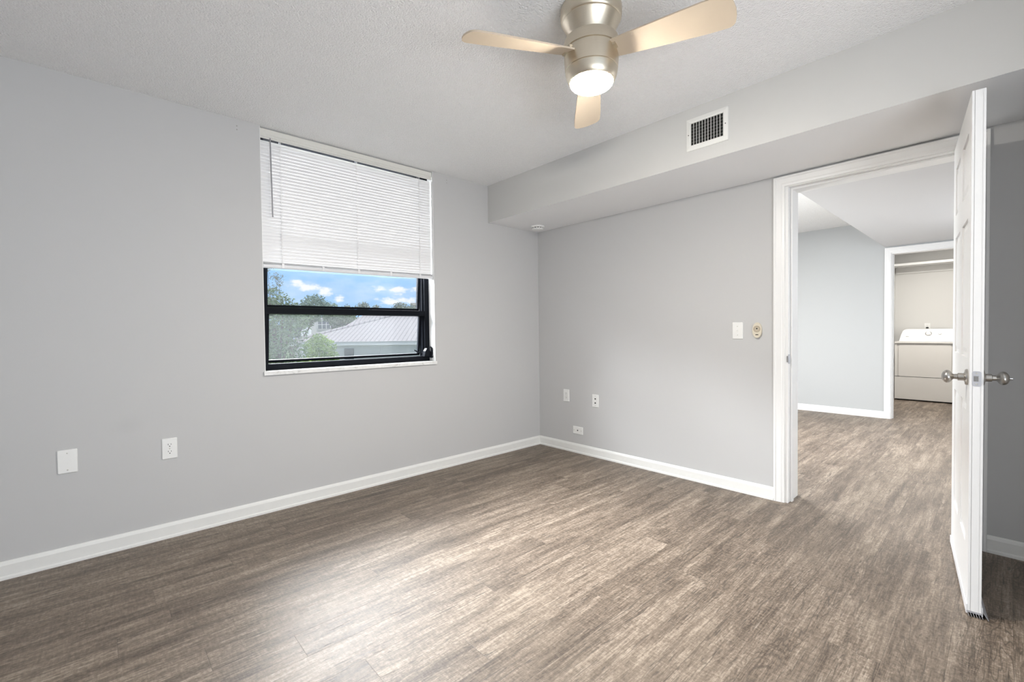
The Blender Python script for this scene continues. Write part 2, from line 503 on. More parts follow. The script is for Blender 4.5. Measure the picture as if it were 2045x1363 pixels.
structure(link('wall_closet', boxes((CX, 0.0, YB - 0.15, CY, 0, H)), M['wall']))
structure(link('wall_side', boxes((XL - 0.15, XL, YB - 0.15, 0, 0, H)), M['wall']))
structure(link('soffit', boxes((-SD, -0.0005, CY, -0.0005, SZ, H)), M['soffitpaint'], bevel=0.004, segs=2))
sf = bpy.data.objects['soffit']
sf.data.materials.append(M['whitepaint'])
for p in sf.data.polygons:
    if p.normal.z < -0.9:
        p.material_index = 1      # the underside is painted ceiling white
# hall beyond the door and the laundry closet
structure(link('ceiling_hall', boxes((0.2, 7.0, -4.3, 0.15, H, H + 0.15)), M['ceiling']))
structure(link('soffit_hall', boxes((0.2, 3.9, -4.15, -2.145, SZ, H)), M['hallceil'], bevel=0.003))
structure(link('wall_hall_window', boxes((0.2, 0.7, 0, 0.15, 0, H), (2.5, 4.02, 0, 0.15, 0, H), (0.7, 2.5, 0, 0.15, 2.15, H)), M['hallwall']))  # opening for the assumed hall sliding door, out of view
structure(link('wall_light_block', boxes((0.50, 0.62, 0.15, 2.4, -0.12, H + 0.15)), M['stucco']))   # added unseen wall, keeps the outdoor lamp's light out of the hall
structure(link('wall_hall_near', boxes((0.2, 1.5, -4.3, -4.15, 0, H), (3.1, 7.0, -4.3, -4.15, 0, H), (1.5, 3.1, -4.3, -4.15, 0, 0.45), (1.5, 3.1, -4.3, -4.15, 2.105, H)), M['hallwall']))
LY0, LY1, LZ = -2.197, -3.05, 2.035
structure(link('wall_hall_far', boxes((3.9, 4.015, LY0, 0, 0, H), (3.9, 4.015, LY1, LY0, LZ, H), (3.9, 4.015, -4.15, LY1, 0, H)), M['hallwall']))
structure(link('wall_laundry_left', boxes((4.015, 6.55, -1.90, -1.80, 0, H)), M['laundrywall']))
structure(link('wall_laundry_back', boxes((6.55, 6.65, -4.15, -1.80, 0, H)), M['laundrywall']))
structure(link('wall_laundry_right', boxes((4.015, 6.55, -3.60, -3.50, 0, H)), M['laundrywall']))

# baseboards: flat board with an eased top and a rounded shoe at the floor
def bb_profile(hh=0.084, d=0.012):
    pts = [(0, 0), (d + 0.006, 0), (d + 0.006, 0.010)]
    for i in range(1, 5):
        a = PI / 2 * i / 4
        pts.append((d + 0.006 * math.cos(a), 0.010 + 0.008 * math.sin(a)))
    pts += [(d, hh - 0.018), (d - 0.004, hh - 0.006), (d - 0.007, hh), (0, hh)]
    return pts
def baseboard(name, kind, a0, a1, at, sign, material=None):
    bm = bmesh.new()
    pts = [(at + sign * p, z) for p, z in bb_profile()]
    prism(bm, pts, kind, a0, a1)
    return structure(link(name, bm, material or M['baseboard']))
baseboard('baseboard_left', 'x', XL, -0.0005, -0.0005, -1)
baseboard('baseboard_right', 'y', -2.137, -0.012, -0.0005, -1)
baseboard('baseboard_right_rear', 'y', CY, -3.107, -0.0005, -1)
baseboard('baseboard_hall', 'y', -2.144, 0, 3.8995, -1)

# bedroom door casing and jambs
t1 = structure(empty('trim_1', (0, 0, 0)))
CP, CT = 0.017, 2.099
def casing(name, x_wall, sx, yl, yr, ztop, wdt, parent, legs=('l', 'r')):
    """stepped casing on a wall facing -x: outer back band, flat, inner bead"""
    bm = bmesh.new()
    prof = [(0, 0), (0, CP), (0.011, CP), (0.015, CP - 0.003), (wdt - 0.019, CP - 0.004), (wdt - 0.015, CP - 0.006), (wdt - 0.003, 0.010), (wdt, 0.008), (wdt, 0)]
    secs = []
    for k in range(4):
        secs.append([bm.verts.new((x_wall - d_, (yl - o_) if k < 2 else (yr + o_), 0.0 if k in (0, 3) else ztop - o_)) for o_, d_ in prof])
    for A_, B_ in zip(secs, secs[1:]):
        for i in range(len(prof)):
            j = (i + 1) % len(prof)
            bm.faces.new((A_[i], B_[i], B_[j], A_[j]))
    bm.faces.new(secs[0]); bm.faces.new(secs[3][::-1])
    return link(name, bm, M['trim'], parent)
casing('casing', -0.0005, 1, -2.1385, -3.106, CT, 0.0635, t1)
link('jamb', boxes((-0.0005, 0.2, -2.219, -2.2, 0, 2.049), (-0.0005, 0.2, -3.041, -3.022, 0, 2.049), (-0.0005, 0.2, -3.022, -2.219, 2.030, 2.049)), M['trim'], t1, bevel=0.0015)
link('door_stop', boxes((0.042, 0.076, -2.230, -2.219, 0, 2.030), (0.042, 0.076, -3.022, -3.011, 0, 2.030), (0.042, 0.076, -3.011, -2.230, 2.018, 2.030)), M['trim'], t1, bevel=0.002)
bm = bmesh.new()
box(bm, 0.002, 0.032, -2.2215, -2.2185, 0.902, 0.962)
box(bm, -0.006, 0.004, -2.2215, -2.212, 0.912, 0.952)
sp = link('strike_plate', bm, M['plateNickel'], t1, bevel=0.001)
sp['label'] = 'nickel strike plate'
# laundry casing
t2 = structure(empty('trim_2', (3.9, 0, 0)))
t2.location = (0, 0, 0)
casing('casing', 3.8995, 1, -2.145, -3.10, 2.094, 0.060, t2)
link('jamb', boxes((3.8995, 4.015, -2.214, -2.197, 0, 2.035), (3.8995, 4.015, -3.05, -3.033, 0, 2.035), (3.8995, 4.015, -3.033, -2.214, 2.018, 2.035)), M['trim'], t2, bevel=0.0015)
link('door_stop', boxes((3.955, 3.985, -2.224, -2.214, 0, 2.018)), M['trim'], t2, bevel=0.002)
hg = link('hinge', boxes((3.99, 4.022, -2.224, -2.213, 0.16, 0.25)), M['nickel'], t2, bevel=0.002)
hg['label'] = 'small dark metal hinge'

# ------------------------------------------------------------------ window 1
win = structure(empty('window_1', (WX0, 0.085, SILL)))
def wl_link(name, bm, m, parent=win, **k):
    o = link(name, bm, m, None, **k)
    o.parent = parent
    o.matrix_parent_inverse = Matrix.Translation(-Vector((WX0, 0.085, SILL))) if parent is win else Matrix()
    return o
FY0, FY1 = 0.084, 0.150
ZB = 0.897
fb = boxes((WX0 + 0.001, WX0 + 0.040, FY0, FY1, ZB, H - 0.001), (WX1 - 0.046, WX1 - 0.001, FY0, FY1, ZB, H - 0.001),
           (WX0 + 0.040, WX1 - 0.046, FY0, FY1, ZB, ZB + 0.040), (WX0 + 0.040, WX1 - 0.046, FY0, FY1, H - 0.045, H - 0.001),
           (WX0 + 0.040, WX1 - 0.046, FY0 + 0.002, FY1 - 0.01, 1.268, 1.308), (WX0 + 0.040, WX1 - 0.046, FY0 + 0.002, FY1 - 0.01, 1.80, 1.84))
# stepped glazing channel on the stiles
box(fb, WX1 - 0.056, WX1 - 0.046, FY0 + 0.022, FY1, ZB + 0.04, H - 0.045)
box(fb, WX0 + 0.040, WX0 + 0.046, FY0 + 0.022, FY1, ZB + 0.04, H - 0.045)
wl_link('window_frame', fb, M['black'], bevel=0.002)
def sash(z0, z1, tilt):
    """outward tilting sash hung from its top edge, with its pane"""
    mt = Matrix.Translation((0, 0.135, z1)) @ Matrix.Rotation(tilt, 4, 'X')
    hgt_ = z1 - z0
    a, b = WX0 + 0.046, WX1 - 0.057
    bm = bmesh.new()
    for bx in ((a, a + 0.016, -0.012, 0.012, -hgt_, 0), (b - 0.016, b, -0.012, 0.012, -hgt_, 0),
               (a, b, -0.012, 0.012, -hgt_, -hgt_ + 0.016), (a, b, -0.012, 0.012, -0.012, 0)):
        box(bm, *bx, mtx=mt)
    s = wl_link('sash', bm, M['black'], bevel=0.0015)
    bm = bmesh.new()
    box(bm, a + 0.012, b - 0.012, -0.002, 0.002, -hgt_ + 0.012, -0.008, mtx=mt)
    p = link('pane', bm, M['dustyglass'] if z0 < 1.0 else M['glass'], None)
    p.parent = s
    p['label'] = 'dusty glass pane'
    return s
sash(ZB + 0.045, 1.278, 0.10)
sash(1.312, 1.806, 0.06)
sash(1.844, H - 0.05, 0.02)
# crank operator in the lower right corner
cb = bmesh.new()
prism(cb, [(WX1 - 0.075, 0.935), (WX1 - 0.012, 0.935), (WX1 - 0.014, 0.968), (WX1 - 0.030, 0.992), (WX1 - 0.050, 1.002), (WX1 - 0.066, 0.978)], 'y', 0.048, 0.084)
crk = wl_link('crank_operator', cb, M['black'], bevel=0.004)
crk['label'] = 'black window crank with folded handle'
cb = bmesh.new()
pts = [(-0.026, 1.012), (-0.015, 1.008), (-0.009, 0.985), (-0.010, 0.955), (-0.016, 0.930)]
for (p, q), r in zip(zip(pts, pts[1:]), (0.006, 0.008, 0.009, 0.008)):
    cyl(cb, (WX1 + p[0], 0.040, p[1]), (WX1 + q[0], 0.040, q[1]), r, None, 12)
cyl(cb, (WX1 - 0.016, 0.050, 0.930), (WX1 - 0.016, 0.024, 0.930), 0.010, 0.008, 14)
cyl(cb, (WX1 - 0.026, 0.046, 1.012), (WX1 - 0.026, 0.070, 0.99), 0.006, 0.006, 10)
ch = link('crank_handle', cb, M['black'], None, smooth=True)
ch.parent = crk
# operator arm reaching out to the sash
cb = bmesh.new()
cyl(cb, (WX1 - 0.070, 0.10, 0.955), (WX1 - 0.105, 0.155, 0.985), 0.006, 0.005, 8)
wl_link('operator_arm', cb, M['black'])
sb = boxes((WX0 - 0.008, WX1 + 0.006, -0.014, 0.0, SILL, SILL + 0.024), (WX0 + 0.001, WX1 - 0.001, 0.0, 0.1, SILL + 0.0005, SILL + 0.024))
ws = wl_link('window_sill', sb, M['marble'], bevel=0.003)
ws['label'] = 'white marble sill with grey veins'
rv = boxes((WX0 + 0.0005, WX0 + 0.0035, 0.001, 0.084, SILL + 0.024, H - 0.001), (WX1 - 0.0035, WX1 - 0.0005, 0.001, 0.084, SILL + 0.024, H - 0.001))
wl_link('reveal', rv, M['trim'])
# tiny empty screw holes left in the wall either side of the blind
hb = bmesh.new()
for hx in (-2.609, -1.083):
    for hz in (2.398, 2.376):
        cyl(hb, (hx, 0.001, hz), (hx, -0.0008, hz), 0.0035, None, 10)
so = link('screw_holes', hb, M['gap_grey'], None)
so.parent = wl
so['label'] = 'small dark screw holes'

# added unseen rear opening of the bedroom, for fill light, and assumed unseen sliding door of the hall: plain frames where daylight enters
w2 = structure(empty('rear_fill_opening', (-3.0, YB - 0.1, 0)))
o = link('window_frame', boxes((-1.25, -1.20, -0.03, 0.03, 0, 2.3), (1.20, 1.25, -0.03, 0.03, 0, 2.3), (-1.20, 1.20, -0.03, 0.03, 2.25, 2.3), (-1.20, 1.20, -0.03, 0.03, 0.001, 0.05)), M['black'], w2)
w3 = structure(empty('assumed_hall_window', (1.6, 0, 0)))  # assumed unseen sliding door, goes with the hall side lamp
o = link('window_frame', boxes((-0.90, -0.85, 0.03, 0.08, 0, 2.15), (0.85, 0.90, 0.03, 0.08, 0, 2.15), (-0.85, 0.85, 0.03, 0.08, 2.10, 2.15), (-0.85, 0.85, 0.03, 0.08, 0.001, 0.05), (-0.03, 0.03, 0.03, 0.08, 0.05, 2.10)), M['black'], w3)

w4 = structure(empty('hall_fill_opening', (2.3, -4.22, 0.45)))  # added unseen opening to go with the near hall fill lamp
o = link('window_frame', boxes((-0.80, -0.76, -0.03, 0.03, 0, 1.655), (0.76, 0.80, -0.03, 0.03, 0, 1.655), (-0.76, 0.76, -0.03, 0.03, 0, 0.04), (-0.76, 0.76, -0.03, 0.03, 1.615, 1.655), (-0.02, 0.02, -0.03, 0.03, 0.04, 1.615)), M['black'], w4)

# ------------------------------------------------------------------ blind
bl = empty('window_blind', (WX0, 0.035, H - 0.006))
tag(bl, 'white horizontal mini blind, half lowered over the black-framed window', 'blind')
BX0, BX1 = 0.004, WX1 - WX0 - 0.010
z_of = lambda z: z - (H - 0.006)
hr = bmesh.new()
prism(hr, [(-0.022, -0.001), (-0.026, -0.006), (-0.026, -0.032), (-0.0235, -0.036), (-0.026, -0.040), (-0.0265, -0.050), (-0.0235, -0.053), (-0.026, -0.057), (-0.026, -0.063), (-0.020, -0.064), (-0.018, -0.004), (0.016, -0.004), (0.016, -0.001)], 'x', BX0, BX1)
o = link('valance', hr, M['headrail'], bl)
hr = bmesh.new()
box(hr, BX0 + 0.004, BX1 - 0.004, -0.0115, 0.013, -0.030, -0.005)
o = link('headrail', hr, M['headrail'], bl, bevel=0.002)
NS = 36
ztop, zbot = 2.352, 1.614
skew = 0.012
def slat_mesh(tilt, L0, L1):
    bm = bmesh.new()
    n = 6
    prof = []
    for i in range(n + 1):
        u = (i / n - 0.5) * 0.0255
        prof.append((u, 0.0026 * (1 - (2 * i / n - 1) ** 2)))
    c, s = math.cos(tilt), math.sin(tilt)
    P = [(u * c - v * s, u * s + v * c) for u, v in prof]
    th = 0.0006
    Q = [(u * c - (v - th) * s, u * s + (v - th) * c) for u, v in prof]
    poly = P + Q[::-1]
    prism(bm, poly, 'x', L0, L1)
    return bm
bm = slat_mesh(math.radians(81.5), BX0, BX1)
first = link('slat', bm, M['slat'], bl, smooth=True)
for k in range(NS):
    o = first if k == 0 else first.copy()
    if k:
        COL.objects.link(o); o.parent = bl
    f = k / (NS - 1)
    o.location = (0, 0, z_of(ztop + (zbot - ztop) * f) - f * skew * 0.5)
    o.rotation_euler = (0, -f * skew / (BX1 - BX0), 0)
# stacked slats and bottom rail
sk = Matrix.Rotation(-skew / (BX1 - BX0), 4, 'Y')
bm = bmesh.new()
for q in range(6):
    box(bm, BX0, BX1, -0.012, 0.012, z_of(1.600) - skew * .5 - q * 0.0022 - 0.0008, z_of(1.600) - skew * .5 - q * 0.0022, mtx=sk)
o = link('stacked_slats', bm, M['slat'], bl)
bm = bmesh.new()
prism(bm, [(y, z_of(1.5745) - skew * .5 + z) for y, z in rrect(0.0265, 0.0230, 0.006, 4)], 'x', BX0 - 0.001, BX1 + 0.002, mtx=sk)
br_ = link('bottom_rail', bm, M['railgrey'], bl, smooth=True)
for cx in (-2.359, -2.101, -1.847, -1.592, -1.337):
    bm = bmesh.new()
    xx = cx - WX0
    zc = z_of(1.5745) - skew * .5 + (xx) * skew / (BX1 - BX0)
    prism(bm, [(-0.0155, zc - 0.009), (-0.0155, zc + 0.020), (-0.012, zc + 0.022), (-0.0125, zc - 0.010)], 'x', xx - 0.008, xx + 0.008)
    o = link('rail_clip', bm, M['clip'], br_)
for cx in (-2.361, -1.851, -1.335):
    bm = bmesh.new()
    xx = cx - WX0
    for dx_ in (-0.003, 0.003):
        cyl(bm, (xx + dx_, -0.0135, z_of(1.58)), (xx + dx_, -0.0135, -0.02), 0.0011, None, 6)
    cyl(bm, (xx, 0.013, z_of(1.58)), (xx, 0.013, -0.02), 0.001, None, 6)
    for k in range(NS):
        zz = z_of(ztop + (zbot - ztop) * k / (NS - 1)) - 0.004
        box(bm, xx - 0.004, xx + 0.004, -0.0150, -0.0125, zz - 0.003, zz + 0.003)
    link('ladder_cord', bm, M['cord'], bl)
bm = bmesh.new()
cyl(bm, (0.061, -0.031, z_of(2.375)), (0.0655, -0.033, z_of(1.878)), 0.0042, 0.0042, 6)
cyl(bm, (0.061, -0.022, z_of(2.378)), (0.061, -0.031, z_of(2.374)), 0.0025, None, 6)
o = link('tilt_wand', bm, M['wand'], bl)
o['label'] = 'grey tilt wand'

# ------------------------------------------------------------------ ceiling fan
FX, FYc = -1.757, -2.0145
fan = empty('ceiling_fan', (FX, FYc, H))
tag(fan, 'brushed nickel hugger ceiling fan with three pale blades and lit round lens', 'ceiling fan')
bm = bmesh.new()
lathe(bm, [(0, -0.001), (0.126, -0.001), (0.129, -0.008), (0.129, -0.038), (0.127, -0.050), (0.1225, -0.057), (0.1205, -0.058), (0.1205, -0.061), (0.118, -0.064), (0.084, -0.130), (0.080, -0.145), (0, -0.145)], 64)
link('canopy', bm, M['brushed'], fan, smooth=True)
bm = bmesh.new()
lathe(bm, [(0, -0.128), (0.106, -0.128), (0.113, -0.132), (0.1155, -0.140), (0.1155, -0.174), (0.111, -0.176), (0.111, -0.180), (0.1145, -0.182),
           (0.1145, -0.215), (0.111, -0.250), (0.108, -0.252), (0.108, -0.2545), (0.1105, -0.256), (0.106, -0.276), (0.097, -0.296), (0.093, -0.299), (0.0, -0.299)], 64)
link('motor_housing', bm, M['brushed'], fan, smooth=True)
bm = bmesh.new()
pr = [(0.0905, -0.2985)]
for i in range(9):
    a = PI / 2 * i / 8
    pr.append((0.0905 * math.cos(a), -0.300 - 0.027 * math.sin(a)))
pr[-1] = (0, -0.327)
lathe(bm, pr, 64)
o = link('light_lens', bm, M['lens'], fan, smooth=True)
o['label'] = 'glowing frosted lens'
FS = Matrix.Diagonal((0.955, 0.955, 1, 1))
for o in list(fan.children):
    o.data.transform(FS)
def blade(az, pitch=math.radians(-15.5), droop=math.radians(5.0)):
    out = []
    r0, r1, w0, w1 = 0.085, 0.540, 0.040, 0.067
    # outline along x (length), y (width)
    def hw(x):
        u = (x - r0) / (r1 - r0)
        return w0 + (w1 - w0) * min(1, u * 1.25) ** 0.8
    N = 14
    for i in range(N + 1):
        x = r0 + (r1 - 0.035 - r0) * i / N
        out.append((x, -hw(x)))
    for i in range(1, 6):
        a = PI / 2 * i / 6
        out.append((r1 - 0.035 + 0.030 * math.sin(a), -(hw(r1) - 0.028) - 0.028 * math.cos(a)))
    tip = [(r1 - 0.001, -0.028), (r1 + 0.002, 0.0), (r1 - 0.001, 0.028)]
    out += tip
    low = [(x, -y) for x, y in out[:-3]]
    out += low[::-1]
    mt = Matrix.Rotation(az, 4, 'Z') @ Matrix.Translation((0.085, 0, -0.194)) @ Matrix.Rotation(droop, 4, 'Y') @ Matrix.Rotation(pitch, 4, 'X') @ Matrix.Translation((-0.085, 0, 0))
    bm = bmesh.new()
    prism(bm, out, 'z', -0.003, 0.003, mtx=mt)
    return link('fan_blade', bm, M['blade'], fan, bevel=0.001)
for az in (2.793, 2.793 + 2 * PI / 3, 2.793 - 2 * PI / 3):
    blade(az)
for az in (2.793, 2.793 + 2 * PI / 3, 2.793 - 2 * PI / 3):
    bm = bmesh.new()
    box(bm, 0.096, 0.118, -0.030, 0.030, -0.2, -0.186, mtx=Matrix.Rotation(az, 4, 'Z'))
    link('blade_holder', bm, M['brushed'], fan, bevel=0.002)

# ------------------------------------------------------------------ wall plates (built facing +z locally: x right, y up, z out of the wall)
def wall_frame(kind, a, z):
    """matrix of a plate on the left wall (kind 'L', a = x) or on the right wall ('R', a = y)"""
    if kind == 'L':
        return Matrix(((1, 0, 0, a), (0, 0, -1, -0.0003), (0, 1, 0, z), (0, 0, 0, 1)))
    if kind == 'S':   # soffit front
        return Matrix(((0, 0, -1, -SD - 0.0003), (-1, 0, 0, a), (0, 1, 0, z), (0, 0, 0, 1)))
    if kind == 'B':   # laundry back wall
        return Matrix(((0, 0, -1, 6.5497), (-1, 0, 0, a), (0, 1, 0, z), (0, 0, 0, 1)))
    return Matrix(((0, 0, -1, -0.0003), (-1, 0, 0, a), (0, 1, 0, z), (0, 0, 0, 1)))
def plate_bm(w_=0.070, h_=0.1145, r=0.004, d=0.006):
    bm = bmesh.new()
    a = rrect(w_, h_, r, 4); b = rrect(w_ - 0.006, h_ - 0.006, r * 0.8, 4)
    A = [bm.verts.new((x, y, 0)) for x, y in a]
    B = [bm.verts.new((x, y, d - 0.0025)) for x, y in a]
    Cc = [bm.verts.new((x, y, d)) for x, y in b]
    n = len(a)
    bm.faces.new(A[::-1]); bm.faces.new(Cc)
    for P_, Q_ in ((A, B), (B, Cc)):
        for i in range(n):
            bm.faces.new((P_[i], P_[(i + 1) % n], Q_[(i + 1) % n], Q_[i]))
    return bm
def screws(parent, spots, r=0.0032, z=0.006):
    for sx, sy in spots:
        bm = bmesh.new()
        lathe(bm, [(r, 0), (r, 0.0012), (r * 0.6, 0.0018), (0, 0.0018)], 14, Matrix.Translation((sx, sy, z)))
        link('screw', bm, M['screw'], parent, smooth=True)
def duplex(name, kind, a, z, label, group=None, plate=(0.070, 0.1145)):
    e = empty(name, None, wall_frame(kind, a, z))
    tag(e, label, 'outlet', group)
    link('cover_plate', plate_bm(*plate), M['plate'], e)
    for sy in (0.0195, -0.0195):
        bm = bmesh.new()
        pts = []
        for i in range(28):
            an = 2 * PI * i / 28
            pts.append((0.0172 * math.cos(an), sy + max(-0.0135, min(0.0135, 0.0172 * math.sin(an)))))
        prism(bm, pts, 'z', 0.005, 0.0078)
        r_ = link('receptacle', bm, M['plate'], e, bevel=0.0006)
        bm = bmesh.new()
        box(bm, -0.0078, -0.0056, sy + 0.000, sy + 0.0085, 0.0074, 0.0081)
        box(bm, 0.0056, 0.0078, sy + 0.001, sy + 0.0075, 0.0074, 0.0081)
        lathe(bm, [(0.0028, 0.0074), (0.0028, 0.0081), (0, 0.0081)], 12, Matrix.Translation((0, sy - 0.0065, 0)))
        link('slots', bm, M['slot'], r_)
    screws(e, [(0, 0)])
    return e
e = empty('blank_wall_plate', None, wall_frame('L', -3.388, 0.5095))
tag(e, 'white blank cover plate low on the left wall, far left edge of the room', 'wall plate')
link('cover_plate', plate_bm(0.0735, 0.117), M['plate'], e)
screws(e, [(0, 0.042), (0, -0.042)], 0.003)
duplex('electrical_outlet', 'L', -2.979, 0.4995, 'white duplex outlet on the left wall below the window, right of the blank plate', 'electrical outlets')
duplex('electrical_outlet', 'R', -0.355, 0.5205, 'white duplex outlet on the right wall nearest the room corner', 'electrical outlets')
# two-port jack plate
e = empty('jack_plate', None, wall_frame('R', -0.6945, 0.503))
tag(e, 'upright white jack plate with two dark ports, right of the corner outlet', 'wall plate', 'jack plates')
link('cover_plate', plate_bm(), M['plate'], e)
for sy in (0.0185, -0.0185):
    bm = bmesh.new()
    lathe(bm, [(0.0068, 0.005), (0.0068, 0.0085), (0.0050, 0.0092), (0, 0.0092)], 20, Matrix.Translation((0, sy, 0)))
    q = link('port', bm, M['slot'], e, smooth=True)
    q['label'] = 'dark round port'
screws(e, [(0, 0.042), (0, -0.042)], 0.003)
# horizontal jack plate above the baseboard
e = empty('jack_plate', None, wall_frame('R', -0.4905, 0.2085))
tag(e, 'small sideways white jack plate with one dark port just above the baseboard', 'wall plate', 'jack plates')
link('cover_plate', plate_bm(0.1145, 0.070), M['plate'], e)
bm = bmesh.new()
lathe(bm, [(0.0062, 0.005), (0.0062, 0.0085), (0.0048, 0.0092), (0, 0.0092)], 20)
q = link('port', bm, M['slot'], e, smooth=True)
q['label'] = 'dark round port'
screws(e, [(-0.042, 0), (0.042, 0)], 0.0042)
# light switch
e = empty('light_switch', None, wall_frame('R', -1.9095, 1.1175))
tag(e, 'white toggle light switch on the right wall beside the door casing', 'light switch')
link('cover_plate', plate_bm(), M['plate'], e)
bm = bmesh.new()
box(bm, -0.0055, 0.0055, -0.012, 0.012, 0.0055, 0.0068)
prism(bm, [(0.006, -0.001), (0.0155, -0.012), (0.0165, -0.008), (0.008, 0.006), (0.006, 0.008)], 'x', -0.004, 0.004, mtx=Matrix(((1, 0, 0, 0), (0, 0, 1, 0), (0, 1, 0, 0), (0, 0, 0, 1))))
link('toggle', bm, M['plate'], e, bevel=0.0006)
screws(e, [(0, 0.030), (0, -0.030)], 0.003)
# beige oval call unit
e = empty('call_button_unit', None, wall_frame('R', -2.0385, 1.1195))
tag(e, 'beige oval wall unit with round grille between light switch and door casing', 'wall unit')
def oval(w_, h_, n=36, cy=0):
    return [(w_ / 2 * math.cos(2 * PI * i / n), cy + h_ / 2 * math.sin(2 * PI * i / n)) for i in range(n)]
bm = bmesh.new()
prism(bm, oval(0.057, 0.103), 'z', 0, 0.018)
link('unit_case', bm, M['beige'], e, bevel=0.005, segs=3, smooth=True)
bm = bmesh.new()
for r_o, r_i in ((0.0215, 0.0165), (0.0135, 0.0095)):
    lathe(bm, [(r_i, 0.0175), (r_i, 0.0190), (r_o, 0.0190), (r_o, 0.0175)], 36, Matrix.Translation((0, 0.008, 0)))
link('speaker_grille', bm, M['beigedark'], e, smooth=True)
bm = bmesh.new()
lathe(bm, [(0.0052, 0.0175), (0.0052, 0.0196), (0, 0.0200)], 20, Matrix.Translation((0, 0.010, 0)))
link('button', bm, M['slot'], e, smooth=True)
bm = bmesh.new()
prism(bm, [(x, y - 0.030) for x, y in rrect(0.019, 0.0055, 0.0025, 4)], 'z', 0.0165, 0.0188)
link('indicator_window', bm, M['slot'], e)

# ------------------------------------------------------------------ air vent on the soffit
e = empty('air_vent', None, wall_frame('S', -1.9875, 2.281))
tag(e, 'white air vent register with dark vertical louvres on the soffit face', 'air vent')
VW, VH, IW, IH = 0.244, 0.189, 0.187, 0.128
bm = bmesh.new()
def ring(w_, h_, z):
    return [bm.verts.new((sx * w_ / 2, sy * h_ / 2, z)) for sx, sy in ((-1, -1), (1, -1), (1, 1), (-1, 1))]
R0, R1, R2, R3, R4 = ring(VW, VH, 0), ring(VW - 0.004, VH - 0.004, 0.006), ring(IW + 0.012, IH + 0.012, 0.0095), ring(IW, IH, 0.0075), ring(IW, IH, -0.001)
for A_, B_ in ((R0, R1), (R1, R2), (R2, R3), (R3, R4)):
    for i in range(4):
        bm.faces.new((A_[i], A_[(i + 1) % 4], B_[(i + 1) % 4], B_[i]))
link('vent_frame', bm, M['vent'], e)
bm = bmesh.new()
box(bm, -IW / 2, IW / 2, -IH / 2, IH / 2, 0.0002, 0.0010)
link('duct_shade_sheet', bm, M['ventdark'], e)  # flat black sheet stands in for the shade inside the duct
for k in range(10):
    xx = -IW / 2 + IW * (k + 1) / 11
    bm = bmesh.new()
    box(bm, -0.0012, 0.0012, -IH / 2, IH / 2, -0.0045, 0.0045, mtx=Matrix.Translation((xx, 0, 0.0062)) @ Matrix.Rotation(math.radians((22, 28, 19, 25)[k % 4]), 4, 'Y'))
    link('louvre', bm, M['vent'], e)
for k in range(6):
    yy = -IH / 2 + IH * (k + 1) / 7
    bm = bmesh.new()
    box(bm, -IW / 2, IW / 2, yy - 0.0006, yy + 0.0006, 0.0010, 0.0016)
    link('rear_louvre', bm, M['gap_grey'], e)
for sx in (-1, 1):
    bm = bmesh.new()
    lathe(bm, [(0.003, 0.006), (0.003, 0.0094), (0, 0.0096)], 12, Matrix.Translation((sx * 0.107, 0, 0)))
    link('screw', bm, M['slot'], e, smooth=True)

# ------------------------------------------------------------------ smoke detector under the soffit
sd = empty('smoke_detector', (-0.20, -0.19, SZ))
tag(sd, 'round white smoke detector under the soffit by the room corner', 'smoke detector')
bm = bmesh.new()
lathe(bm, [(0, -0.0003), (0.064, -0.0003), (0.064, -0.010), (0.060, -0.014), (0.054, -0.015), (0, -0.015)], 48)
link('base', bm, M['plate'], sd, smooth=True)
bm = bmesh.new()
lathe(bm, [(0.050, -0.014), (0.050, -0.023), (0, -0.023)], 48)
link('sensor_slots', bm, M['slot'], sd, smooth=True)
bm = bmesh.new()
lathe(bm, [(0, -0.022), (0.0535, -0.022), (0.053, -0.029), (0.042, -0.036), (0.02, -0.039), (0, -0.039)], 48)
link('cap', bm, M['plate'], sd, smooth=True)
bm = bmesh.new()
for k in range(12):
    box(bm, 0.046, 0.0525, -0.004, 0.004, -0.0225, -0.0145, mtx=Matrix.Rotation(2 * PI * k / 12 + 0.1, 4, 'Z'))
link('cage_rib', bm, M['plate'], sd)

# ------------------------------------------------------------------ open bedroom door
ang = math.radians(186.8)
DX = Vector((math.cos(ang), math.sin(ang), 0)); DYv = Vector((-math.sin(ang), math.cos(ang), 0))
dm = Matrix(((DX.x, DYv.x, 0, -0.005), (DX.y, DYv.y, 0, -2.9785), (0, 0, 1, 0.020), (0, 0, 0, 1)))
door = structure(empty('door_1', None, dm))
DW, DH, DT = 0.785, 2.008, 0.038
bm = bmesh.new()
box(bm, 0.0, DW, 0.007, DT - 0.007, 0, DH)                        # core
ST, MU = 0.112, 0.10
rails = [(0, 0.235), (0.80, 0.985), (1.545, 1.655), (1.885, DH)]
for y0, y1 in ((0.0, 0.0085), (DT - 0.0085, DT)):
    for x0, x1 in ((0, ST), (DW - ST, DW)):
        box(bm, x0, x1, y0, y1, 0, DH)
    for z0, z1 in rails:
        box(bm, ST, DW - ST, y0, y1, z0, z1)
    for (a, b), (c, d) in zip(rails, rails[1:]):
        box(bm, DW / 2 - MU / 2, DW / 2 + MU / 2, y0, y1, b, c)
link('door_slab', bm, M['doorpaint'], door)
